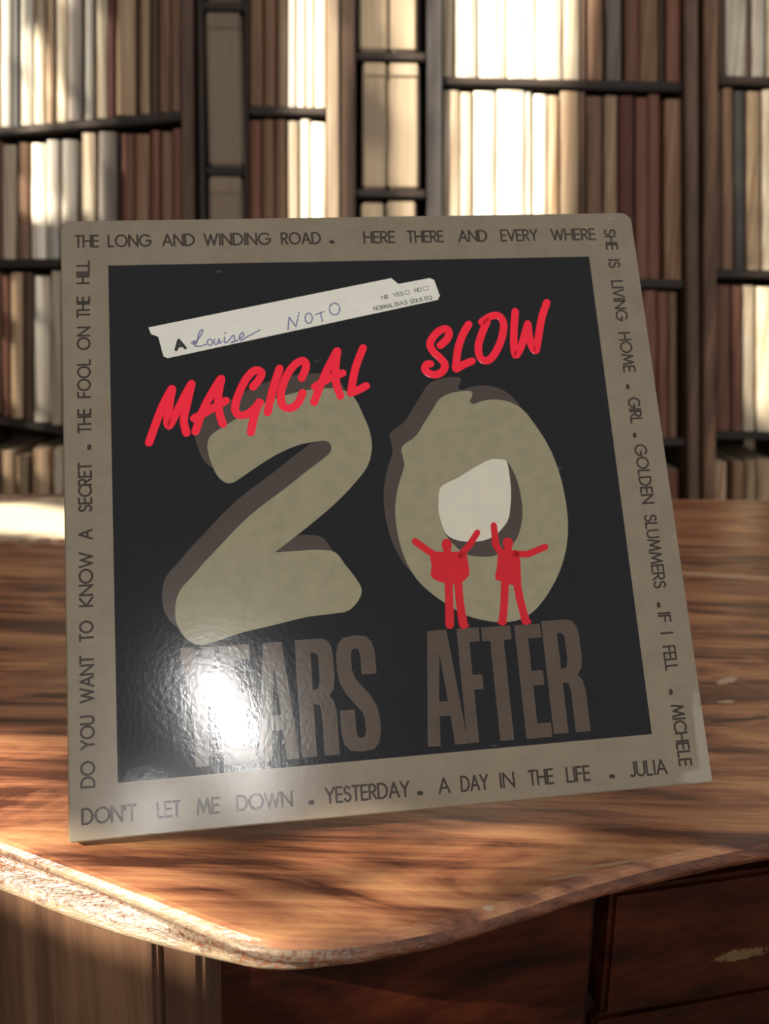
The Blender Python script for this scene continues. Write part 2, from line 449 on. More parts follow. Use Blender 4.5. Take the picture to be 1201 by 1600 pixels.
ORD = 'first second third fourth fifth sixth seventh eighth ninth tenth eleventh twelfth thirteenth fourteenth fifteenth sixteenth seventeenth eighteenth nineteenth twentieth'.split()
def book(x0, x1, colr, pl, zb, h, label, group, lean=0.0, depth=0.17, push=0.0):
    a_ = ax(pl); n = PL[pl][1]
    pts = []
    for z, dx in ((zb, 0), (zb + h, lean)):
        l = col_at(x0 + dx, x0 + dx, z, pl); r_ = col_at(x1 + dx, x1 + dx, z, pl); pts.append((l, r_))
    off = (pts[0][0] + pts[0][1]) / 2 + n * depth / 2; off.z = zb
    rings = []
    for l, r_ in pts:
        w_ = (r_ - l).length; d = (r_ - l).normalized(); ring = []
        g = min(0.0008, w_ * 0.06)
        bul = min(w_ * 0.13, 0.004)
        for k in range(9):
            t = k / 8; s = math.sin(math.pi * t) ** 0.7
            ring.append(l + d * (g + t * (w_ - 2 * g)) + n * (0.007 - bul * s + push))
        ring.insert(0, l + d * (g * 2.2) + n * (0.012 + push)); ring.append(r_ - d * (g * 2.2) + n * (0.012 + push))  # hinge groove
        ring.append(r_ - d * g + n * (0.017 + push)); ring.append(r_ - d * g + n * (depth + push))
        ring.append(l + d * g + n * (depth + push)); ring.append(l + d * g + n * (0.017 + push))
        rings.append([p - off for p in ring])
    bm = bmesh.new(); fs, top = prism(bm, *rings)
    r2_ = bmesh.ops.inset_region(bm, faces=[top], thickness=0.0012, depth=-0.003)
    top.material_index = 1
    o = link('book', bm, [M_BOOK[colr], M_PAGES], None, off)
    for p in o.data.polygons: p.use_smooth = True
    o.data.set_sharp_from_angle(angle=R(35))
    return tag(o, label, 'book', group)

SIZEW = lambda w_: 'thin' if w_ < 16 else ('thick' if w_ > 30 else 'slim')
def row(pl, case_name, shelf_name, shelf, items, h, hv=0.02, above=None):
    """items: (x0, x1, colour) left to right; zpx: the (px, py) of the shelf's top edge"""
    n = len(items)
    for i, it in enumerate(items):
        x0, x1, c = it[:3]
        z = max(shelf_z(*shelf[:4], x0, pl), shelf_z(*shelf[:4], x1, pl)) + SH / 2 + 0.0003
        hh = h - random.random() * hv if len(it) < 4 else it[3]
        if above: hh = min(shelf_z(*above[:4], x0, pl), shelf_z(*above[:4], x1, pl)) - SH / 2 - z - random.uniform(0.003, 0.003 + hv)
        where = ORD[i] + ' from the left' if i < n - 1 else 'last on the right'
        if i == 0: where = 'first on the left'
        lab = f'{SIZEW(x1 - x0)} {c} book, {where}, {shelf_name} of {case_name}'
        book(x0, x1, c, pl, z, hh, lab, f'books on the {shelf_name} of the {case_name}', push=random.random() * 0.006)

def fill(x0, x1, cols, wmin=16, wmax=30):
    out = []; x = x0
    while x < x1 - 6:
        w_ = random.uniform(wmin, wmax); e = min(x + w_, x1)
        if x1 - e < 8: e = x1
        out.append((x, e - 1, random.choice(cols))); x = e
    return out

# left bookcase
SA1 = (0, 206, 280, 180, -82, 285); SA2 = (0, 412, 280, 409, -78, 285); SA3 = (0, 658, 95, 674, -72, 286)
case('bookcase', 'brown bookcase at the left with sloping shelves full of worn books', 'A',
     [(284, 302, 286, 305, M_CASE), (-110, -84, -96, -70, M_CASE)],
     [SA1, SA2, SA3], -100, 300)
NA = 'left bookcase'
row('A', NA, 'top shelf', SA1, [(-26, -2, 'tan'), (-1, 16, 'pale grey'), (17, 28, 'dark grey'), (29, 49, 'white'), (50, 68, 'cream'), (70, 82, 'tan'), (83, 101, 'cream'),
    (103, 126, 'grey'), (128, 142, 'pale grey'), (148, 166, 'cream'), (167, 177, 'dark red'), (179, 209, 'tan'), (217, 232, 'tan'), (233, 244, 'dark brown'),
    (246, 264, 'brown'), (265, 281, 'brown')], 0.24, 0.01)
row('A', NA, 'second shelf', SA2, [(-24, -2, 'brown'), (0, 22, 'cream'), (24, 43, 'brown'), (45, 69, 'white'), (70, 90, 'pale grey'), (94, 119, 'pale grey'), (125, 146, 'cream'),
    (151, 180, 'grey'), (187, 207, 'red brown'), (209, 231, 'brown'), (232, 247, 'red brown'), (249, 267, 'brown'), (268, 283, 'red brown')], 0.232, 0.012, SA1)
row('A', NA, 'third shelf', SA3, [(-30, -3, 'brown'), (-1, 12, 'red brown'), (14, 33, 'tan'), (34, 48, 'dark brown'), (50, 75, 'pale grey'), (77, 94, 'cream')] +
    fill(96, 283, ['tan', 'brown', 'red brown', 'grey', 'cream'], 20, 32), 0.243, 0.010, SA2)
# the lowest visible row stands on a board behind the desk's far edge
def low_row(pl, case_name, ztop, items):
    n = len(items)
    for i, it in enumerate(items):
        where = 'first on the left' if i == 0 else ('last on the right' if i == n - 1 else ORD[i] + ' from the left')
        book(it[0], it[1], it[2], pl, ztop - 0.275, 0.238 - random.random() * 0.015, f'{SIZEW(it[1]-it[0])} {it[2]} book, {where}, lowest row of {case_name}', 'books in the lowest row of the ' + case_name, push=random.random() * 0.008)
low_row('A', NA, zrow(95, 667, 'A'), [(-24, -3, 'brown'), (0, 19, 'tan'), (21, 40, 'tan'), (47, 73, 'tan'), (80, 96, 'cream'), (98, 122, 'brown')])

# narrow bookcase between: grey boxes, then books
SB1 = (420, 172, 420, 172, 387.5, 509.5); SB2 = (420, 420, 420, 420, 387.5, 510)
case('bookcase', 'narrow brown bookcase with grey boxes beside pale books, next to the one with sloping shelves', 'E',
     [(309, 317, 317, 325, M_CASED), (383, 387, 383, 387, M_CASED), (510, 530, 512, 532, M_CASEL)],
     [SB1, SB2, (345, 8, 345, 8, 315, 382.5), (345, 266, 345, 266, 321, 382.5), (345, 520, 345, 520, 325, 382.5)], 308, 530)
NB = 'narrow bookcase'
row('E', NB, 'upper shelf', SB1, [(389, 409, 'brown'), (410, 430, 'brown'), (432, 447, 'tan'), (449, 462, 'white'), (463, 477, 'white'), (478, 491, 'cream'), (492, 508, 'white')], 0.23)
row('E', NB, 'lower shelf', SB2, [(388, 407, 'red brown'), (408, 427, 'brown'), (428, 446, 'brown'), (449, 466, 'cream'), (467, 485, 'white'), (486, 508, 'white')], 0.226, 0.006, SB1)

BOARDS = {True: (8, 266, 520), False: (87, 302, 560)}
def arch_box(px0, px1, py_b, py_t, pl, m, label, group, depth=0.2, lean=0):
    """a document box: body, lid lip, round finger hole"""
    n = PL[pl][1]
    bz = [zrow(345 if px0 < 500 else 610, y, pl) for y in BOARDS[px0 < 500]]
    zb = min(bz, key=lambda z: abs(z - zrow((px0 + px1) / 2, py_b, pl))) + SH / 2 + 0.0004
    zt = zrow((px0 + px1) / 2, py_t, pl)
    for z in bz:
        if z > zb: zt = min(zt, z - SH / 2 - 0.002)
    pts = []
    for z, dx in ((zb, 0), (zt, lean)):
        pts.append((col_at(px0 + dx, px0 + dx, z, pl), col_at(px1 + dx, px1 + dx, z, pl)))
    off = (pts[0][0] + pts[0][1]) / 2 + n * depth / 2; off.z = zb
    root = thing('archive_box', label, 'box', off, group)
    bm = bmesh.new()
    prism(bm, *[[l + n * 0.004 - off, r_ + n * 0.004 - off, r_ + n * depth - off, l + n * depth - off] for l, r_ in pts])
    bmesh.ops.bevel(bm, geom=[e for e in bm.edges], offset=0.004, segments=3, affect='EDGES')
    link('body', bm, m, root)
    (l0, r0), (l1, r1_) = pts
    bm = bmesh.new(); t = 0.90
    ls, rs = l0 + (l1 - l0) * t, r0 + (r1_ - r0) * t
    lt, rtp = l0 + (l1 - l0) * 0.99, r0 + (r1_ - r0) * 0.99
    d = (r0 - l0).normalized() * 0.003
    prism(bm, *[[l + d + n * 0.001 - off, r_ - d + n * 0.001 - off, r_ - d + n * 0.006 - off, l + d + n * 0.006 - off] for l, r_ in ((ls, rs), (lt, rtp))])
    link('lid_flap', bm, m, root)
    return root
arch_box(325, 381, 261, 14, 'E', M_BOXG, 'tall grey archive box upright in the narrow bookcase, nearest the sloping shelves', 'grey boxes in the narrow bookcase', lean=-5)
arch_box(328, 381, 514, 272, 'E', M_BOXG, 'grey archive box on the shelf under the tall grey box', 'grey boxes in the narrow bookcase', lean=-3)
arch_box(321, 381, 3, -150, 'E', M_BOXG, 'grey archive box at the top above the tall grey box', 'grey boxes in the narrow bookcase', lean=-4)

# wide bookcase
SE1 = (880, 130, 880, 130, 691.7, 1068); SE2 = (1030, 443, 1030, 443, 692, 1070.5); SE3 = (1045, 691, 1045, 691, 692.3, 1073)
case('bookcase', 'wide dark bookcase with tan boxes and long rows of pale to red books', 'E',
     [(534, 555, 534, 555, M_CASE), (667, 691, 668, 692, M_CASEG), (1068, 1089, 1074, 1091, M_CASE)],
     [(610, 87, 610, 87, 555.5, 666.5), (610, 302, 610, 302, 555.5, 666.5), (610, 560, 610, 560, 555.5, 666.5), SE1, SE2, SE3], 534, 1092)
NE = 'wide bookcase'
row('E', NE, 'top shelf', SE1, [(692, 709, 'cream'), (712, 746, 'white'), (748, 791, 'white'), (793, 837, 'white'), (839, 879, 'white'), (881, 907, 'cream'), (909, 918, 'dark brown'), (920, 944, 'brown'),
    (948, 972, 'grey'), (977, 1000, 'red brown'), (1001, 1031, 'brown'), (1033, 1040, 'dark brown'), (1042, 1065, 'red brown')], 0.235)
row('E', NE, 'second shelf', SE2, [(693, 719, 'cream'), (720, 738, 'cream'), (740, 775, 'white'), (777, 820, 'white'), (822, 832, 'pale grey'), (835, 855, 'white'), (857, 874, 'tan'), (876, 906, 'tan'), (908, 916, 'dark brown'),
    (918, 942, 'brown'), (946, 967, 'tan'), (968, 991, 'dark red'), (994, 1013, 'red brown'), (1014, 1034, 'red brown'), (1039, 1066, 'brown')], 0.285, 0.010, SE1)
row('E', NE, 'third shelf', SE3, fill(694, 1004, ['tan', 'brown', 'red brown', 'grey', 'cream'], 24, 38) + [(1006, 1028, 'red brown'), (1029, 1045, 'red brown'), (1046, 1059, 'brown')], 0.225, 0.008, SE2)
low_row('E', NE, zrow(1045, 691, 'E'), [(985, 1010, 'brown'), (1012, 1038, 'red brown'), (1040, 1062, 'red brown')])
def tan_box(px0, px1, a_, b_, lab): arch_box(px0, px1, a_, b_, 'E', M_BOXT, lab, 'tan boxes in the wide bookcase')
tan_box(561, 607, 81, -120, 'tan archive box at the top beside the grey upright, nearer the narrow bookcase')
tan_box(609, 652, 81, -120, 'pale tan archive box at the top, touching the grey upright of the wide bookcase')
tan_box(566, 604, 297, 96, 'tan archive box on the middle board, nearer the narrow bookcase')
tan_box(606, 655, 297, 94, 'sunlit tan archive box on the middle board by the grey upright')
tan_box(563, 600, 553, 316, 'lower tan archive box just showing over the sleeve, nearer the narrow bookcase')
tan_box(603, 650, 553, 314, 'lower tan archive box just showing over the sleeve by the grey upright')

# far right bookcase
SF1 = (1160, 125, 1160, 125, 1121, 1261.5); SF2 = (1160, 428, 1160, 428, 1119.5, 1261.5); SF3 = (1160, 681, 1160, 681, 1118, 1261.5)
case('bookcase', 'brown bookcase at the far right with a worn orange upright', 'E',
     [(1099, 1121, 1098, 1117, M_CASEO), (1262, 1280, 1262, 1280, M_CASE)],
     [SF1, SF2, SF3], 1099, 1280)
NF = 'far right bookcase'
row('E', NF, 'top shelf', SF1, [(1124, 1134, 'dark brown'), (1136, 1170, 'pale grey'), (1172, 1176, 'dark brown'), (1178, 1199, 'pale grey'), (1201, 1224, 'cream')], 0.23)
row('E', NF, 'second shelf', SF2, [(1121, 1129, 'dark brown'), (1130, 1148, 'brown'), (1150, 1167, 'dark grey'), (1169, 1191, 'tan'), (1194, 1220, 'cream')], 0.275, 0.01, SF1)
row('E', NF, 'third shelf', SF3, [(1120, 1143, 'red brown'), (1145, 1161, 'red brown'), (1164, 1182, 'cream'), (1185, 1212, 'cream')], 0.225, 0.010, SF2)
low_row('E', NF, zrow(1160, 681, 'E'), [(1118, 1138, 'tan'), (1147, 1165, 'brown'), (1168, 1185, 'tan'), (1187, 1212, 'tan')])

# boards under the lowest rows: the bottom shelves of the four bookcases
cases = [o for o in COL.objects if o.name.startswith('bookcase') and o.type == 'EMPTY']
for root, pl, a0, b0, zt in ((cases[0], 'A', -70, 286, zrow(95, 667, 'A') - 0.275), (cases[2], 'E', 692.6, 1074, zrow(1045, 691, 'E') - 0.275), (cases[3], 'E', 1117.5, 1261.5, zrow(1160, 681, 'E') - 0.275)):
    n = PL[pl][1]; l = col_at(a0, a0, zt, pl); r_ = col_at(b0, b0, zt, pl); off = root.location
    bm = bmesh.new()
    prism(bm, *[[V((p.x, p.y, zz)) - off for p in (l + n * 0.003, r_ + n * 0.003, r_ + n * 0.246, l + n * 0.246)] for zz in (zt - SH, zt - 0.0003)])
    link('shelf_board', bm, M_SHELF, root)

# ------------------------------------------------------------------ desk
edge_px = [(-1000, 925), (-700, 1047), (-420, 1163), (-200, 1236), (0, 1308), (130, 1356), (230, 1394), (300, 1421), (360, 1443), (410, 1458), (470, 1464), (560, 1458), (640, 1445), (720, 1427), (800, 1404), (900, 1372), (1000, 1345), (1100, 1323), (1201, 1304), (1500, 1254)]
crest = [on_z(x, y).xy for x, y in edge_px]
crest = [V((p[0], p[1])) for p in catmull([(p.x, p.y) for p in crest], 5)]
far_l, far_r = on_z(60, 772), on_z(1130, 781)
def line_at(x):
    t = (x - far_l.x) / (far_r.x - far_l.x); return far_l.y + (far_r.y - far_l.y) * t
left_x, right_x = crest[0].x, max(crest[-1].x, 0.75)
outline = crest + [V((right_x, line_at(right_x))), V((left_x, line_at(left_x)))]
def offset_ring(ring, d):
    n = len(ring); out = []
    for i in range(n):
        p0, p1, p2 = ring[i - 1], ring[i], ring[(i + 1) % n]
        e1 = (p1 - p0).normalized(); e2 = (p2 - p1).normalized()
        n1 = V((e1.y, -e1.x)); n2 = V((e2.y, -e2.x)); b_ = (n1 + n2)
        if b_.length < 1e-6: b_ = n1.copy()
        b_.normalize(); out.append(p1 + b_ * (d / max(0.4, b_.dot(n1))))
    return out
desk = thing('desk', 'old red-brown wooden desk with a worn moulded edge, carrying the record sleeve', 'desk', (0.1, 0.7, 0))
DO = V((0.1, 0.7, 0))
# top: crowned board with ogee moulding; the moulding is its own worn band
DEPTH_ = 0.0200
# (overhang at the worn left edge, overhang along the drawers, height)
prof_top = [(0.0, 0.0, 0.0), (0.0022, 0.0025, -0.0007), (0.0040, 0.0048, -0.0026)]
prof_edge = [(0.0040, 0.0048, -0.0026), (0.0044, 0.0062, -0.0046), (0.0030, 0.0066, -0.0064), (0.0022, 0.0062, -0.0080), (0.0040, 0.0044, -0.0092), (0.0064, 0.0010, -0.0104), (0.0084, -0.0030, -0.0114), (0.0098, -0.0050, -0.0126), (0.0102, -0.0056, -0.0142), (0.0112, -0.0056, -0.0156), (0.0116, -0.0056, -0.0172), (0.0106, -0.0060, -0.0186), (0.0075, -0.0070, -0.0196), (-0.006, -0.014, -DEPTH_)]
xk0, xk1 = on_z(120, 1356).x, on_z(560, 1456).x
def mixf(p):
    if p.y > on_z(-420, 1170).y + 0.01: return 0.0
    t = min(max((p.x - xk0) / (xk1 - xk0), 0), 1); return t * t * (3 - 2 * t)
def sweep(bm, prof, caps):
    rows = []
    cache = {}
    for dl, dr, z in prof:
        ring = []
        rl, rr = offset_ring(outline, dl), offset_ring(outline, dr)
        for p, a_, b_ in zip(outline, rl, rr): ring.append(a_.lerp(b_, mixf(p)))
        rows.append([bm.verts.new((p.x - DO.x, p.y - DO.y, TABLE + z)) for p in ring])
    for r_a, r_b in zip(rows, rows[1:]):
        n = len(r_a)
        for i in range(n): bm.faces.new((r_a[i], r_a[(i + 1) % n], r_b[(i + 1) % n], r_b[i]))
    if 'top' in caps: bm.faces.new(rows[0])
    if 'bottom' in caps: bm.faces.new(rows[-1][::-1])
bm = bmesh.new(); sweep(bm, prof_top, ['top'])
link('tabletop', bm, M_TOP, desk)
bm = bmesh.new(); sweep(bm, prof_edge, ['bottom'])
o = link('edge_moulding', bm, M_EDGE, desk, smooth=True)
# body under the top: cut the front into side panel, post, drawer fronts
ZU = TABLE - DEPTH_
def under(px, py): p = on_z(px, py, ZU); return V((p.x, p.y))
sA = under(-420, 1222); sB = under(232, 1462); sC = under(310, 1488)
def wallpiece(name, p, q, z0, z1, thick, m, bev=0.002, parent=desk):
    d = (q - p).normalized(); nn = V((-d.y, d.x))
    if nn.y < 0: nn = -nn
    bm = bmesh.new()
    r_ = [p, q, q + nn * thick, p + nn * thick]
    prism(bm, [V((v.x - DO.x, v.y - DO.y, z0)) for v in r_], [V((v.x - DO.x, v.y - DO.y, z1)) for v in r_])
    if bev: bmesh.ops.bevel(bm, geom=[e for e in bm.edges], offset=bev, segments=2, affect='EDGES')
    return link(name, bm, m, parent)
inw = lambda a_, b_, k: a_ + (b_ - a_).normalized() * k
nrmA = V((-(sB - sA).y, (sB - sA).x)).normalized()
if nrmA.y < 0: nrmA = -nrmA
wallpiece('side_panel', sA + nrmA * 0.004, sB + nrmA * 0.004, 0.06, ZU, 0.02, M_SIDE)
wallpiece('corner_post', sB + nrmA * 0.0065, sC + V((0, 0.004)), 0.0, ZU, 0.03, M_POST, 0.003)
fl = under(316, 1484); fr = under(1500, 1312)
fd = (fr - fl).normalized(); fn = V((-fd.y, fd.x))
if fn.y < 0: fn = -fn
def front_x(px, py=1480):       # point of the front line seen at that pixel column
    best = None
    for k in range(0, 2001):
        p = fl + (fr - fl) * (k / 2000); c_ = V((p.x, p.y, ZU - 0.02)) - CAMP; c = RW.transposed() @ c_
        x = CX + F * c.x / c.z
        if best is None or abs(x - px) < best[0]: best = (abs(x - px), p)
    return best[1]
d0, d1, d2, d3 = front_x(330), front_x(948), front_x(963), fr
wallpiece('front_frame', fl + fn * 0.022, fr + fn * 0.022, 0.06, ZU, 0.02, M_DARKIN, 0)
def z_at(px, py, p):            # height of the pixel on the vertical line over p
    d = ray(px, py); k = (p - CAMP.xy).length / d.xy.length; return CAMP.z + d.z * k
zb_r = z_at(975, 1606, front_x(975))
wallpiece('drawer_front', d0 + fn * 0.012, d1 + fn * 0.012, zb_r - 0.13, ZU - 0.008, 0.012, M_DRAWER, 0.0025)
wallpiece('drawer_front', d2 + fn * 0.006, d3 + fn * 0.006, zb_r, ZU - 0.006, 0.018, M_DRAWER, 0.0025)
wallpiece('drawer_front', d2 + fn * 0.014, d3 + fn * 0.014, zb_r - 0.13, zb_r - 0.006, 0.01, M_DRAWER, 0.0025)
def obj_pt(px, py, z=TABLE): p = on_z(px, py, z) - V((DO.x, DO.y, 0)); return p
BARE = (0.40, 0.29, 0.19)
wear_and_light(M_TOP, [(obj_pt(-30, 806), (0.33, 0.10, 0.1), 0, (0.66, 0.55, 0.40)), (obj_pt(1140, 900), (0.16, 0.007, 0.1), R(-9), (0.40, 0.26, 0.16))], 70.0, 0.7)  # far-left sun patch and a light beam, both put into the wood's colour
wear_and_light(M_TOP, [(obj_pt(1136, 1063), (0.011, 0.004, 0.1), R(35), BARE), (obj_pt(1135, 1096), (0.006, 0.002, 0.1), R(10), BARE), (obj_pt(1150, 1125), (0.024, 0.0022, 0.1), R(14), (0.03, 0.012, 0.008)),
               (obj_pt(955, 1350), (0.016, 0.0012, 0.1), R(16), (0.30, 0.19, 0.115)), (obj_pt(885, 1370), (0.012, 0.0009, 0.1), R(16), (0.28, 0.18, 0.11)), (obj_pt(762, 1418), (0.0022, 0.0014, 0.1), 0, BARE)], 330.0, 1.1)
e0, e1 = obj_pt(-60, 1350), obj_pt(420, 1505)
em, el_, ea = (e0 + e1) / 2, (e1 - e0).length, math.atan2((e1 - e0).y, (e1 - e0).x)
wear_and_light(M_EDGE, [(em, (el_ * 0.66, 0.03, 0.05), ea, (0.15, 0.11, 0.08))], 520.0, 4.5)  # sunlit glints put in as pale specks over the worn edge
wear_and_light(M_EDGE, [(V((em.x, em.y, TABLE - 0.0026)), (el_ * 0.66, 0.03, 0.0028), ea, (0.23, 0.16, 0.10)), (V((em.x, em.y, TABLE - 0.0182)), (el_ * 0.66, 0.03, 0.0052), ea, (0.26, 0.19, 0.12))], 170.0, 1.2)
wear_and_light(M_DRAWER, [(V((front_x(1180).x - DO.x, front_x(1180).y - DO.y, z_at(1180, 1506, front_x(1180)))), (0.014, 0.03, 0.0032), R(20), (0.10, 0.065, 0.03))], 330.0, 1.1)
# legs hidden below the frame
for px_, py_ in ((left_x + 0.06, line_at(0) - 0.08), (right_x - 0.08, line_at(0) - 0.08)):
    bm = bmesh.new(); box(bm, (px_ - 0.025 - DO.x, py_ - 0.025 - DO.y, 0), (px_ + 0.025 - DO.x, py_ + 0.025 - DO.y, ZU), 0.004); link('leg', bm, M_POST, desk)
bm = bmesh.new(); box(bm, (d3.x - 0.05 - DO.x, d3.y + 0.03 - DO.y, 0), (d3.x - DO.x, d3.y + 0.08 - DO.y, ZU), 0.004); link('leg', bm, M_POST, desk)

# ------------------------------------------------------------------ record sleeve
SL = thing('record_sleeve', 'square grey and black record sleeve with red title leaning back on the desk', 'record sleeve')
SL.matrix_world = SLEEVE_M
sleeve = lambda name, bm, m, parent=SL: link(name, bm, m, parent)
def rrect(x0, y0, x1, y1, rads, seg=8):     # corner radii: bl, br, tr, tl
    out = []
    for (cx, cy, r_, a0) in ((x0, y0, rads[0], 180), (x1, y0, rads[1], 270), (x1, y1, rads[2], 0), (x0, y1, rads[3], 90)):
        sx = 1 if cx == x0 else -1; sy = 1 if cy == y0 else -1
        ox, oy = cx + sx * r_, cy + sy * r_
        for k in range(seg + 1): 
            t = R(a0 + 90 * k / seg); out.append(V((ox + r_ * math.cos(t), oy + r_ * math.sin(t))))
    return out
# card: front with slightly rounded edges
ringo = rrect(0, 0, SIDE, SIDE, (0.0015, 0.002, 0.0065, 0.0065))
inn = lambda d: rrect(d, d, SIDE - d, SIDE - d, (0.0012, 0.0016, 0.006, 0.006))
bm = bmesh.new()
rows = []
for rg, z in ((inn(0.0009), 0.0), (inn(0.0003), -0.0003), (ringo, -0.0010), (ringo, -THICK + 0.001), (inn(0.0003), -THICK + 0.0003), (inn(0.0009), -THICK)):
    rows.append([bm.verts.new((p.x, p.y, z)) for p in rg])
for r_a, r_b in zip(rows, rows[1:]):
    n = len(r_a)
    for i in range(n): bm.faces.new((r_a[i], r_a[(i + 1) % n], r_b[(i + 1) % n], r_b[i]))
bm.faces.new(rows[0]); bm.faces.new(rows[-1][::-1])
sleeve('cover_card', bm, M_BORDER)
LY = 0.00006
pan = [uv(169, 415), uv(920, 401), uv(1018, 1147), uv(184, 1223)]
bm = bmesh.new(); poly(bm, [[pan[3], pan[2], pan[1], pan[0]]], 0, LY); sleeve('black_panel', bm, M_BLACK)

wear_and_light(M_BORDER, [(V((0.3125, 0.014, 0)), (0.0035, 0.030, 0.02), 0, s2l(150, 141, 126)), (V((0.308, 0.003, 0)), (0.010, 0.004, 0.02), 0, s2l(150, 141, 126))], 220.0, 0.8)

# stroke alphabet, cap height 1, letters as lists of strokes
def arc(cx, cy, rx, ry, a0, a1, n=14): return [(cx + rx * math.cos(R(a0 + (a1 - a0) * k / n)), cy + ry * math.sin(R(a0 + (a1 - a0) * k / n))) for k in range(n + 1)]
G = {
 'A': (0.78, [[(0, 0), (0.39, 1), (0.78, 0)], [(0.15, 0.34), (0.63, 0.34)]]),
 'C': (0.80, [arc(0.5, 0.5, 0.5, 0.5, 48, 312)]),
 'D': (0.76, [[(0, 0), (0, 1), (0.25, 1)] + arc(0.25, 0.5, 0.5, 0.5, 90, -90) + [(0, 0)]]),
 'E': (0.48, [[(0.48, 1), (0, 1), (0, 0), (0.48, 0)], [(0, 0.52), (0.45, 0.52)]]),
 'F': (0.46, [[(0.46, 1), (0, 1), (0, 0)], [(0, 0.52), (0.42, 0.52)]]),
 'G': (0.98, [arc(0.5, 0.5, 0.5, 0.5, 45, 358) + [(0.62, 0.48)]]),
 'H': (0.66, [[(0, 0), (0, 1)], [(0.66, 0), (0.66, 1)], [(0, 0.52), (0.66, 0.52)]]),
 'I': (0.02, [[(0.01, 0), (0.01, 1)]]),
 'J': (0.36, [[(0.36, 1), (0.36, 0.2)] + arc(0.18, 0.17, 0.18, 0.18, 0, -150, 8)]),
 'K': (0.62, [[(0, 0), (0, 1)], [(0.56, 1), (0.02, 0.48), (0.62, 0)]]),
 'L': (0.44, [[(0, 1), (0, 0), (0.44, 0)]]),
 'M': (0.92, [[(0, 0), (0.16, 1), (0.46, 0.12), (0.76, 1), (0.92, 0)]]),
 'N': (0.74, [[(0, 0), (0, 1), (0.74, 0), (0.74, 1)]]),
 'O': (1.0, [arc(0.5, 0.5, 0.5, 0.5, 0, 360, 26)]),
 'Q': (1.0, [arc(0.5, 0.5, 0.5, 0.5, 0, 360, 26), [(0.62, 0.3), (0.9, -0.05)]]),
 'R': (0.54, [[(0, 0), (0, 1), (0.24, 1)] + arc(0.24, 0.74, 0.27, 0.26, 90, -90, 10) + [(0, 0.48)], [(0.2, 0.48), (0.54, 0)]]),
 'S': (0.50, [arc(0.25, 0.76, 0.22, 0.23, 25, 250, 10) + arc(0.25, 0.26, 0.25, 0.26, 70, -155, 12)]),
 'T': (0.56, [[(0, 1), (0.56, 1)], [(0.28, 1), (0.28, 0)]]),
 'U': (0.64, [[(0, 1), (0, 0.32)] + arc(0.32, 0.32, 0.32, 0.32, 180, 360, 10) + [(0.64, 1)]]),
 'V': (0.72, [[(0, 1), (0.36, 0), (0.72, 1)]]),
 'W': (1.08, [[(0, 1), (0.28, 0), (0.54, 0.92), (0.80, 0), (1.08, 1)]]),
 'Y': (0.68, [[(0, 1), (0.34, 0.48), (0.68, 1)], [(0.34, 0.48), (0.34, 0)]]),
 'B': (0.52, [[(0, 0), (0, 1), (0.22, 1)] + arc(0.24, 0.76, 0.24, 0.24, 90, -90, 8) + [(0, 0.52)], [(0.24, 0.52)] + arc(0.26, 0.26, 0.26, 0.26, 90, -90, 8) + [(0, 0)]]),
 "'": (0.06, [[(0.03, 1), (0.03, 0.72)]]),
 '1': (0.2, [[(0.02, 0.85), (0.18, 1), (0.18, 0)]]), '2': (0.5, [arc(0.25, 0.74, 0.25, 0.26, 160, -30, 8) + [(0, 0), (0.5, 0)]]),
 '0': (0.6, [arc(0.3, 0.5, 0.3, 0.5, 0, 360, 16)]),
}
def write(bm, text, o, ux, uy, cap, length, wd, z0, z1, gap=0.20, sharpen=True):
    """text from o along ux (unit), letters rise along uy; scaled along ux to fill length"""
    ws = [G[c][0] for c in text]; tot = sum(ws) + gap * (len(text) - 1); k = length / tot if length else cap
    x = 0.0
    for c, w_ in zip(text, ws):
        for st in G[c][1]:
            pts = [o + ux * ((x + px) * k) + uy * (py * cap) for px, py in st]
            # split at corners so that each straight limb keeps its width
            segs = [[pts[0]]]
            for i in range(1, len(pts)):
                segs[-1].append(pts[i])
                if i < len(pts) - 1:
                    d1, d2 = (pts[i] - pts[i - 1]), (pts[i + 1] - pts[i])
                    if d1.length > 1e-7 and d2.length > 1e-7 and d1.angle(d2) > R(33): segs.append([pts[i]])
            for s_ in segs:
                if len(s_) > 1: stroke(bm, s_, wd, z0, z1)
        x += w_ + gap
LT = 0.00005
def border_text(words, b0, b1, c0, wd=0.00105):
    """words: (text, start pixel, end pixel) on the base line b0-b1; c0: a pixel at cap height above b0"""
    p0, p1 = uv(*b0), uv(*b1); ux = (p1 - p0).normalized(); uy = V((-ux.y, ux.x))
    cap = (uv(*c0) - p0).dot(uy); bm = bmesh.new()
    for wtxt, s, e in words:
        qs = p0 + ux * ((uv(*s) - p0).dot(ux))
        if wtxt == '.':
            stroke(bm, [qs + uy * (0.12 * cap) - ux * 0.0004, qs + uy * (0.12 * cap) + ux * 0.0006], 0.0021, 0, LT); continue
        L = (uv(*e) - p0).dot(ux) - (qs - p0).dot(ux)
        write(bm, wtxt, qs + ux * wd * 0.5, ux, uy, cap, L - wd if len(wtxt) > 1 or wtxt == 'A' else 0, wd, 0, LT)
    return sleeve('border_lettering', bm, M_TYPE)
yt = lambda x: 386 - (x - 117) * 12 / 814
H_ = lambda t, a_, b_: (t, (a_, yt(a_)), (b_, yt(b_)))
border_text([H_('THE', 116, 155), H_('LONG', 168, 237), H_('AND', 253, 305), H_('WINDING', 318, 424), H_('ROAD', 439, 502), H_('.', 518, 518), H_('HERE', 568, 618), H_('THERE', 636, 694), H_('AND', 716, 762), H_('EVERY', 782, 841), H_('WHERE', 861, 931)],
            (117, 386), (931, 374), (117, 368.5))
xl = lambda y: 139 + (y - 444) * 8.5 / 786
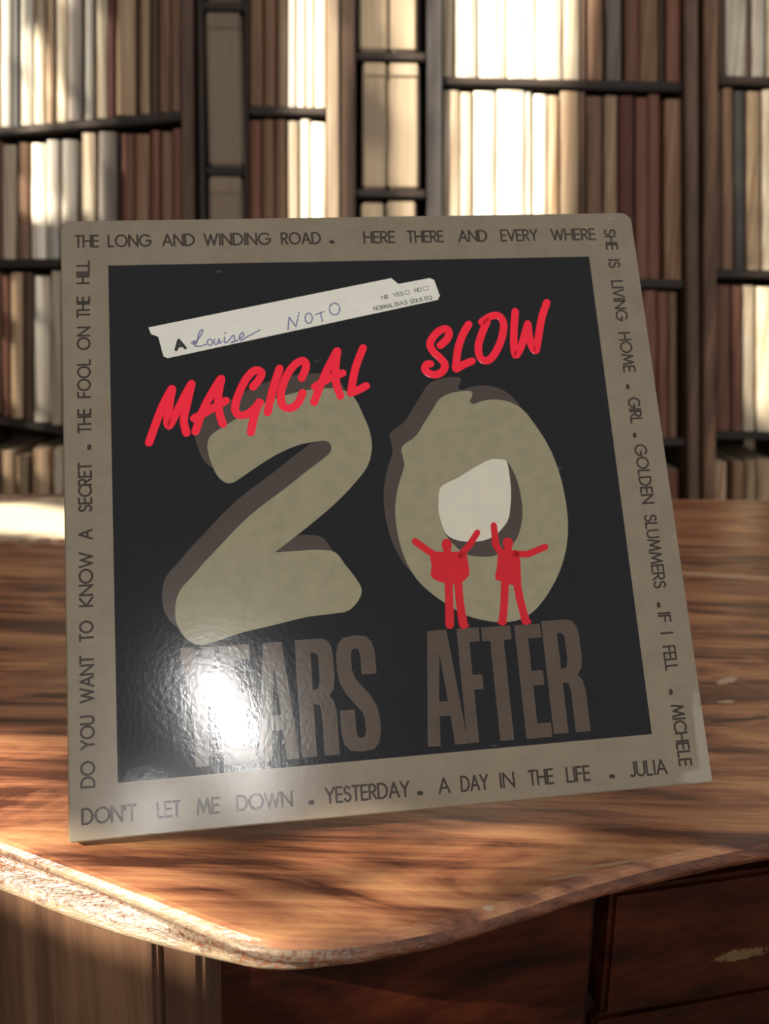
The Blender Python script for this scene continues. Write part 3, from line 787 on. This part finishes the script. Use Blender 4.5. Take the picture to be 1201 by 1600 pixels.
L_ = lambda t, a_, b_: (t, (xl(a_), a_), (xl(b_), b_))
border_text([L_('DO', 1231, 1188), L_('YOU', 1171, 1117), L_('WANT', 1098, 1023), L_('TO', 1002, 969), L_('KNOW', 948, 862), L_('A', 843, 826), L_('SECRET', 800, 722), L_('.', 699, 699), L_('THE', 677, 638), L_('FOOL', 622, 561), L_('ON', 547, 510), L_('THE', 497, 463), L_('HILL', 444, 407)],
            (147.5, 1230), (139, 444), (127, 1230))
xr_ = lambda y: 946 + (y - 375) * 116 / 823
R_ = lambda t, a_, b_: (t, (xr_(a_), a_), (xr_(b_), b_))
border_text([R_('SHE', 358, 391), R_('IS', 405, 419), R_('LIVING', 438, 502), R_('HOME', 519, 582), R_('.', 604, 604), R_('GIRL', 621, 662), R_('.', 680, 680), R_('GOLDEN', 694, 788), R_('SLUMMERS', 804, 920), R_('.', 945, 945), R_('IF', 957, 973), R_('I', 988, 990), R_('FELL', 1009, 1049), R_('.', 1081, 1081), R_('MICHELE', 1101, 1198)],
            (946, 375), (1062, 1198), (962, 373))
yb_ = lambda x: 1288 - (x - 127) * 80 / 916
B_ = lambda t, a_, b_: (t, (a_, yb_(a_)), (b_, yb_(b_)))
border_text([B_("DON'T", 127, 214), B_('LET', 245, 283), B_('ME', 307, 344), B_('DOWN', 369, 458), B_('.', 486, 486), B_('YESTERDAY', 508, 641), B_('.', 656, 656), B_('A', 685, 704), B_('DAY', 720, 764), B_('IN', 781, 805), B_('THE', 826, 866), B_('LIFE', 885, 923), B_('.', 956, 956), B_('JULIA', 984, 1043)],
            (127, 1288), (1043, 1208), (127, 1264.5))

# big numerals with their drop shadows
def z3(sx, sy, s, pts, dx=0, dy=0): return [uv(sx + (x + dx) / s, sy + (y + dy) / s) for x, y in pts]
TWO = [(283, 400), (300, 360), (370, 312), (450, 266), (560, 205), (680, 165), (800, 142), (900, 145), (965, 178), (1010, 260), (1045, 350), (1052, 430), (1030, 510), (960, 600), (860, 700), (740, 800), (650, 870), (598, 910), (680, 905), (800, 898), (880, 910), (930, 970), (980, 1035), (1005, 1085), (990, 1135), (940, 1185), (850, 1200), (740, 1215), (600, 1250), (450, 1285), (330, 1325), (250, 1345), (195, 1325), (155, 1280), (133, 1220), (135, 1140), (160, 1080), (210, 1025), (260, 965), (340, 880), (430, 785), (520, 705), (640, 615), (760, 520), (850, 450), (862, 412), (840, 388), (790, 390), (700, 410), (600, 455), (520, 505), (440, 560), (400, 583), (365, 583), (325, 545), (300, 490), (285, 440)]
ZERO = [(138, 430), (215, 370), (260, 300), (310, 220), (350, 160), (400, 130), (470, 115), (528, 115), (537, 140), (522, 172), (545, 187), (600, 168), (680, 162), (760, 180), (830, 225), (890, 300), (950, 390), (1000, 490), (1040, 610), (1068, 740), (1080, 860), (1075, 980), (1050, 1090), (1010, 1190), (950, 1290), (880, 1370), (800, 1415), (710, 1428), (620, 1420), (500, 1388), (400, 1330), (300, 1260), (220, 1180), (160, 1080), (120, 960), (100, 830), (103, 730), (120, 640), (150, 540), (142, 490)]
GAP = [(735, 515), (770, 570), (800, 650), (820, 760), (818, 860), (790, 950), (740, 1010), (660, 1050), (580, 1055), (500, 1040), (440, 995), (390, 935), (362, 860), (346, 760), (352, 690), (370, 655), (450, 610), (540, 555), (630, 508), (690, 503)]
WHITE = [(360, 658), (345, 740), (350, 820), (385, 920), (440, 958), (510, 970), (590, 965), (660, 940), (710, 890), (745, 830), (757, 700), (748, 590), (731, 513), (690, 501), (630, 506), (540, 554), (450, 609)]
z2 = lambda pts, dx=0, dy=0: z3(230, 560, 3.0025, pts, dx, dy)
z0_ = lambda pts, dx=0, dy=0: z3(590, 580, 3.64, pts, dx, dy)
def blob(name, loops, m, zlo, zhi, parent=SL):
    bm = bmesh.new(); poly(bm, loops, zlo, zhi); return link(name, bm, m, parent)
cl = lambda pts, sharp=(): catmull([(p.x, p.y) for p in pts], 4, True, sharp)
blob('numeral_shadow', [cl(z2(TWO, -62, -70), (17,))], M_SHADOW, LY, LY * 2)
blob('numeral_shadow', [cl(z0_(ZERO, -66, -80))], M_SHADOW, LY, LY * 2)
blob('numeral', [cl(z2(TWO), (17,))], M_KHAKI, LY, LY * 3)
blob('numeral', [cl(z0_(ZERO)), cl(z0_(GAP))[::-1]], M_KHAKI, LY, LY * 3)
blob('numeral_counter', [cl(z0_(GAP))], M_SHADOW, LY, LY * 2.5)
o = blob('counter_oval', [cl(z0_(WHITE))], M_OVAL, LY, LY * 3.6); o['label'] = 'off-white oval inside the nought'

# condensed block letters
def bar(*p): return list(p)
BLK = {
 'Y': [[(0, 1), (0.38, 1), (0.5, 0.62), (0.62, 1), (1, 1), (0.69, 0.42), (0.69, 0), (0.31, 0), (0.31, 0.42)]],
 'E': [[(0, 0), (0, 1), (1, 1), (1, 0.875), (0.48, 0.875), (0.48, 0.585), (0.92, 0.585), (0.92, 0.455), (0.48, 0.455), (0.48, 0.125), (1, 0.125), (1, 0)]],
 'F': [[(0, 0), (0, 1), (1, 1), (1, 0.875), (0.52, 0.875), (0.52, 0.585), (0.95, 0.585), (0.95, 0.455), (0.52, 0.455), (0.52, 0)]],
 'T': [[(0, 1), (1, 1), (1, 0.875), (0.73, 0.875), (0.73, 0), (0.27, 0), (0.27, 0.875), (0, 0.875)]],
 'A': [[(0, 0), (0.24, 1), (0.72, 1), (1, 0), (0.68, 0), (0.625, 0.25), (0.355, 0.25), (0.32, 0)], [(0.38, 0.375), (0.49, 0.80), (0.60, 0.375)]],
 'R': [[(0, 0), (0, 1), (0.72, 1), (0.88, 0.975), (0.97, 0.92), (1, 0.85), (1, 0.64), (0.95, 0.555), (0.83, 0.50), (0.95, 0.45), (1, 0.36), (1, 0), (0.60, 0), (0.60, 0.36), (0.56, 0.43), (0.40, 0.44), (0.40, 0)], [(0.40, 0.885), (0.54, 0.88), (0.60, 0.84), (0.60, 0.64), (0.55, 0.57), (0.40, 0.56)]],
 'S': [[(0.62, 0.655), (0.62, 0.83), (0.58, 0.875), (0.5, 0.885), (0.42, 0.875), (0.38, 0.83), (0.38, 0.70), (0.44, 0.63), (0.80, 0.47), (0.95, 0.37), (1, 0.26), (1, 0.16), (0.94, 0.07), (0.80, 0.015), (0.5, 0), (0.2, 0.015), (0.06, 0.07), (0, 0.16), (0, 0.36), (0.38, 0.36), (0.38, 0.165), (0.42, 0.125), (0.5, 0.115), (0.58, 0.125), (0.62, 0.165), (0.62, 0.27), (0.56, 0.335), (0.20, 0.49), (0.05, 0.59), (0, 0.70), (0, 0.84), (0.06, 0.93), (0.20, 0.985), (0.5, 1), (0.8, 0.985), (0.94, 0.93), (1, 0.84), (1, 0.655)]],
}
z5 = lambda x, y: uv(280 + x / 1.848, 960 + y / 1.848)
base_l, base_r = z5(45, 439), z5(1175, 341); top_l, top_r = z5(125, 90), z5(1100, 17)
v0 = (base_l.y + base_r.y) / 2; v1 = (top_l.y + top_r.y) / 2
bm = bmesh.new()
for ch, a_, b_, ym in (('Y', 8, 112, 270), ('E', 122, 212, 262), ('A', 222, 338, 250), ('R', 343, 452, 240), ('S', 460, 574, 230), ('A', 702, 818, 208), ('F', 815, 880, 200), ('T', 886, 972, 195), ('E', 983, 1058, 185), ('R', 1062, 1168, 180)):
    ua, ub = z5(a_, ym).x, z5(b_, ym).x
    jit = random.uniform(-0.0006, 0.0006)
    loops = [[V((ua + (ub - ua) * x, v0 + jit + (v1 - v0) * y)) for x, y in l] for l in BLK[ch]]
    poly(bm, loops, LY, LY * 1.8)
sleeve('block_lettering', bm, M_BLOCK)

# red brush title
def zz(sx, sy, s, pts): return [uv(sx + x / s, sy + y / s) for x, y in pts]
zm = lambda pts: zz(220, 420, 2.502, pts)
zs = lambda pts: zz(640, 450, 5.004, pts)
MAG = [[(32, 680), (60, 600), (88, 530), (120, 470)], [(122, 470), (112, 530), (103, 590), (112, 612), (140, 560), (170, 500), (198, 450)], [(198, 450), (182, 520), (168, 590), (178, 642)],
       [(213, 637), (240, 560), (275, 490), (312, 430)], [(314, 430), (302, 500), (306, 560), (320, 607)], [(208, 585), (260, 558), (332, 516)],
       [(438, 462), (465, 428), (470, 404), (445, 398), (412, 430), (382, 490), (368, 545), (382, 572), (420, 566), (466, 524)], [(462, 522), (442, 580), (430, 640)],
       [(542, 390), (516, 470), (495, 562)],
       [(628, 428), (645, 385), (636, 360), (605, 372), (572, 415), (548, 480), (553, 532), (580, 546), (612, 528), (632, 485)],
       [(677, 522), (700, 460), (730, 390), (766, 322)], [(768, 322), (760, 390), (764, 450), (780, 498)], [(680, 462), (730, 432), (788, 408)],
       [(868, 310), (838, 390), (820, 486)], [(820, 486), (850, 474), (880, 458)]]
SLO = [[(238, 450), (290, 400), (306, 350), (280, 320), (225, 340), (175, 395), (158, 445), (185, 500), (240, 552), (273, 600), (258, 650), (205, 678), (150, 668), (118, 635), (132, 600), (160, 594)],
       [(460, 285), (412, 370), (376, 480), (358, 630)], [(362, 634), (420, 600), (485, 572)],
       [(562, 268), (620, 228), (685, 216), (728, 262), (728, 350), (695, 455), (640, 545), (588, 570), (545, 535), (536, 455), (560, 365), (602, 262)],
       [(823, 185), (815, 300), (812, 430), (826, 525), (868, 460), (898, 365), (922, 282)], [(922, 282), (932, 370), (950, 450), (982, 488), (1002, 400), (1028, 245), (1070, 115)]]
RW_ = 0.0042
for st in (MAG, SLO):
    bm = bmesh.new()
    for s_ in st:
        p = [(q.x, q.y) for q in (zm(s_) if st is MAG else zs(s_))]
        stroke(bm, catmull(p, 6), RW_, LY * 3, LY + 0.00026)
    sleeve('title_lettering', bm, M_RED)

# two plain standing figures in red
def figure(limbs, head, torso):
    bm = bmesh.new(); f8 = lambda x, y: uv(630 + x / 5.004, 800 + y / 5.004)
    poly(bm, [cl([f8(*p) for p in torso])], LY, LY * 5)
    c = f8(*head[:2]); poly(bm, [[c + V((math.cos(R(k * 15)) * head[2], math.sin(R(k * 15)) * head[3])) for k in range(24)]], LY, LY * 5)
    for pts, wd in limbs: stroke(bm, [f8(*p) for p in pts], wd, LY, LY * 5)
    return sleeve('printed_figure', bm, M_RED2)
figure([([(250, 340), (180, 295), (95, 232)], 0.0040), ([(450, 335), (515, 260), (575, 165)], 0.0038), ([(352, 520), (358, 700), (362, 880)], 0.0046), ([(425, 520), (440, 700), (468, 880)], 0.0046), ([(345, 886), (375, 886)], 0.002), ([(455, 884), (498, 888)], 0.002), ([(340, 250), (342, 330)], 0.0045)],
       (338, 255, 0.0027, 0.0031), [(210, 320), (300, 312), (380, 312), (480, 315), (505, 400), (512, 490), (455, 550), (380, 560), (290, 548), (218, 505), (220, 420)])
figure([([(770, 330), (722, 260), (706, 110)], 0.0039), ([(880, 330), (970, 330), (1105, 275)], 0.0038), ([(795, 520), (788, 700), (775, 855)], 0.0045), ([(880, 520), (912, 690), (955, 850)], 0.0045), ([(748, 860), (795, 862)], 0.002), ([(938, 855), (985, 858)], 0.002), ([(815, 250), (818, 330)], 0.0045)],
       (816, 245, 0.0027, 0.0031), [(745, 310), (820, 300), (890, 305), (912, 380), (915, 470), (915, 565), (840, 570), (770, 545), (718, 520), (732, 420)])

# cassette label stuck on the sleeve
ST = [(30, 230), (978, 37), (1006, 60), (1128, 37), (1146, 44), (1168, 106), (1160, 122), (104, 350), (88, 342), (68, 266), (40, 256)]
bm = bmesh.new(); poly(bm, [[(p.x, p.y) for p in zm(ST)][::-1]], LY, LY + 0.00016)
stk = sleeve('sticker', bm, M_STICK); stk['label'] = 'white cassette label stuck slanting across the black panel'
ZS = LY + 0.00016
bm = bmesh.new()
for (x0, y0, x1, y1) in ((330, 235, 920, 118), (345, 252, 930, 136), (360, 268, 938, 152), (470, 222, 925, 127)):
    stroke(bm, zm([(x0, y0), (x1, y1)]), 0.00035, ZS, ZS + 0.00003)
link('ruling', bm, M_RULE, stk)
bm = bmesh.new()
p0, p1 = zm([(132, 318), (178, 309)]); ux = (p1 - p0).normalized(); uy = V((-ux.y, ux.x)).lerp(ux, 0.0)
write(bm, 'A', p0 + ux * 0.0008, ux, uy, 0.0048, (p1 - p0).length - 0.0014, 0.0017, ZS, ZS + 0.00004)
link('side_letter', bm, M_ABOLD, stk)
bm = bmesh.new()
HW = [[(196, 292), (210, 282), (204, 297), (222, 278), (240, 250), (240, 238), (228, 250), (220, 285), (212, 302), (232, 303), (256, 296)],
      arc(270, 288, 10, 12, 0, 360), [(288, 276), (287, 293), (298, 294), (306, 274), (308, 292), (318, 284)], [(327, 268), (328, 289), (341, 284), (362, 260), (366, 280), (352, 290), (378, 280)],
      [(384, 276), (402, 260), (396, 250), (385, 266), (392, 280), (416, 266), (466, 240)], [(328, 252), (332, 251)],
      [(575, 238), (579, 190)], [(579, 190), (606, 227)], [(606, 227), (618, 172)], arc(656, 194, 14, 20, 60, 420), [(682, 180), (716, 168)], [(702, 174), (709, 205)], arc(757, 158, 20, 23, 100, 450)]
for s_ in HW:
    p = [(q.x, q.y) for q in zm(s_)]; stroke(bm, catmull(p, 4), 0.00075, ZS, ZS + 0.00004)
link('handwriting', bm, M_INK, stk)
bm = bmesh.new()
def tiny(txt, x0, y0, x1, y1, cap=0.0021):
    p0, p1 = zm([(x0, y0), (x1, y1)]); ux = (p1 - p0).normalized(); uy = V((-ux.y, ux.x))
    if txt == '[]':
        q = [p0, p1, p1 + uy * cap, p0 + uy * cap, p0]
        for i in range(4): stroke(bm, [q[i], q[i + 1]], 0.0003, ZS, ZS + 0.00004)
    else: write(bm, txt, p0, ux, uy, cap, (p1 - p0).length, 0.00042, ZS, ZS + 0.00004, gap=0.16)
tiny('NR', 942, 121, 968, 116); tiny('YES', 988, 111, 1026, 103); tiny('[]', 1034, 101, 1050, 98); tiny('NO', 1072, 93, 1098, 88); tiny('[]', 1106, 86, 1124, 82)
tiny('NORMAL', 912, 164, 986, 149); tiny('BIAS', 994, 147, 1042, 138); tiny('120US', 1054, 136, 1102, 126); tiny('EQ', 1112, 124, 1138, 119)
link('small_print', bm, M_SMALL, stk)
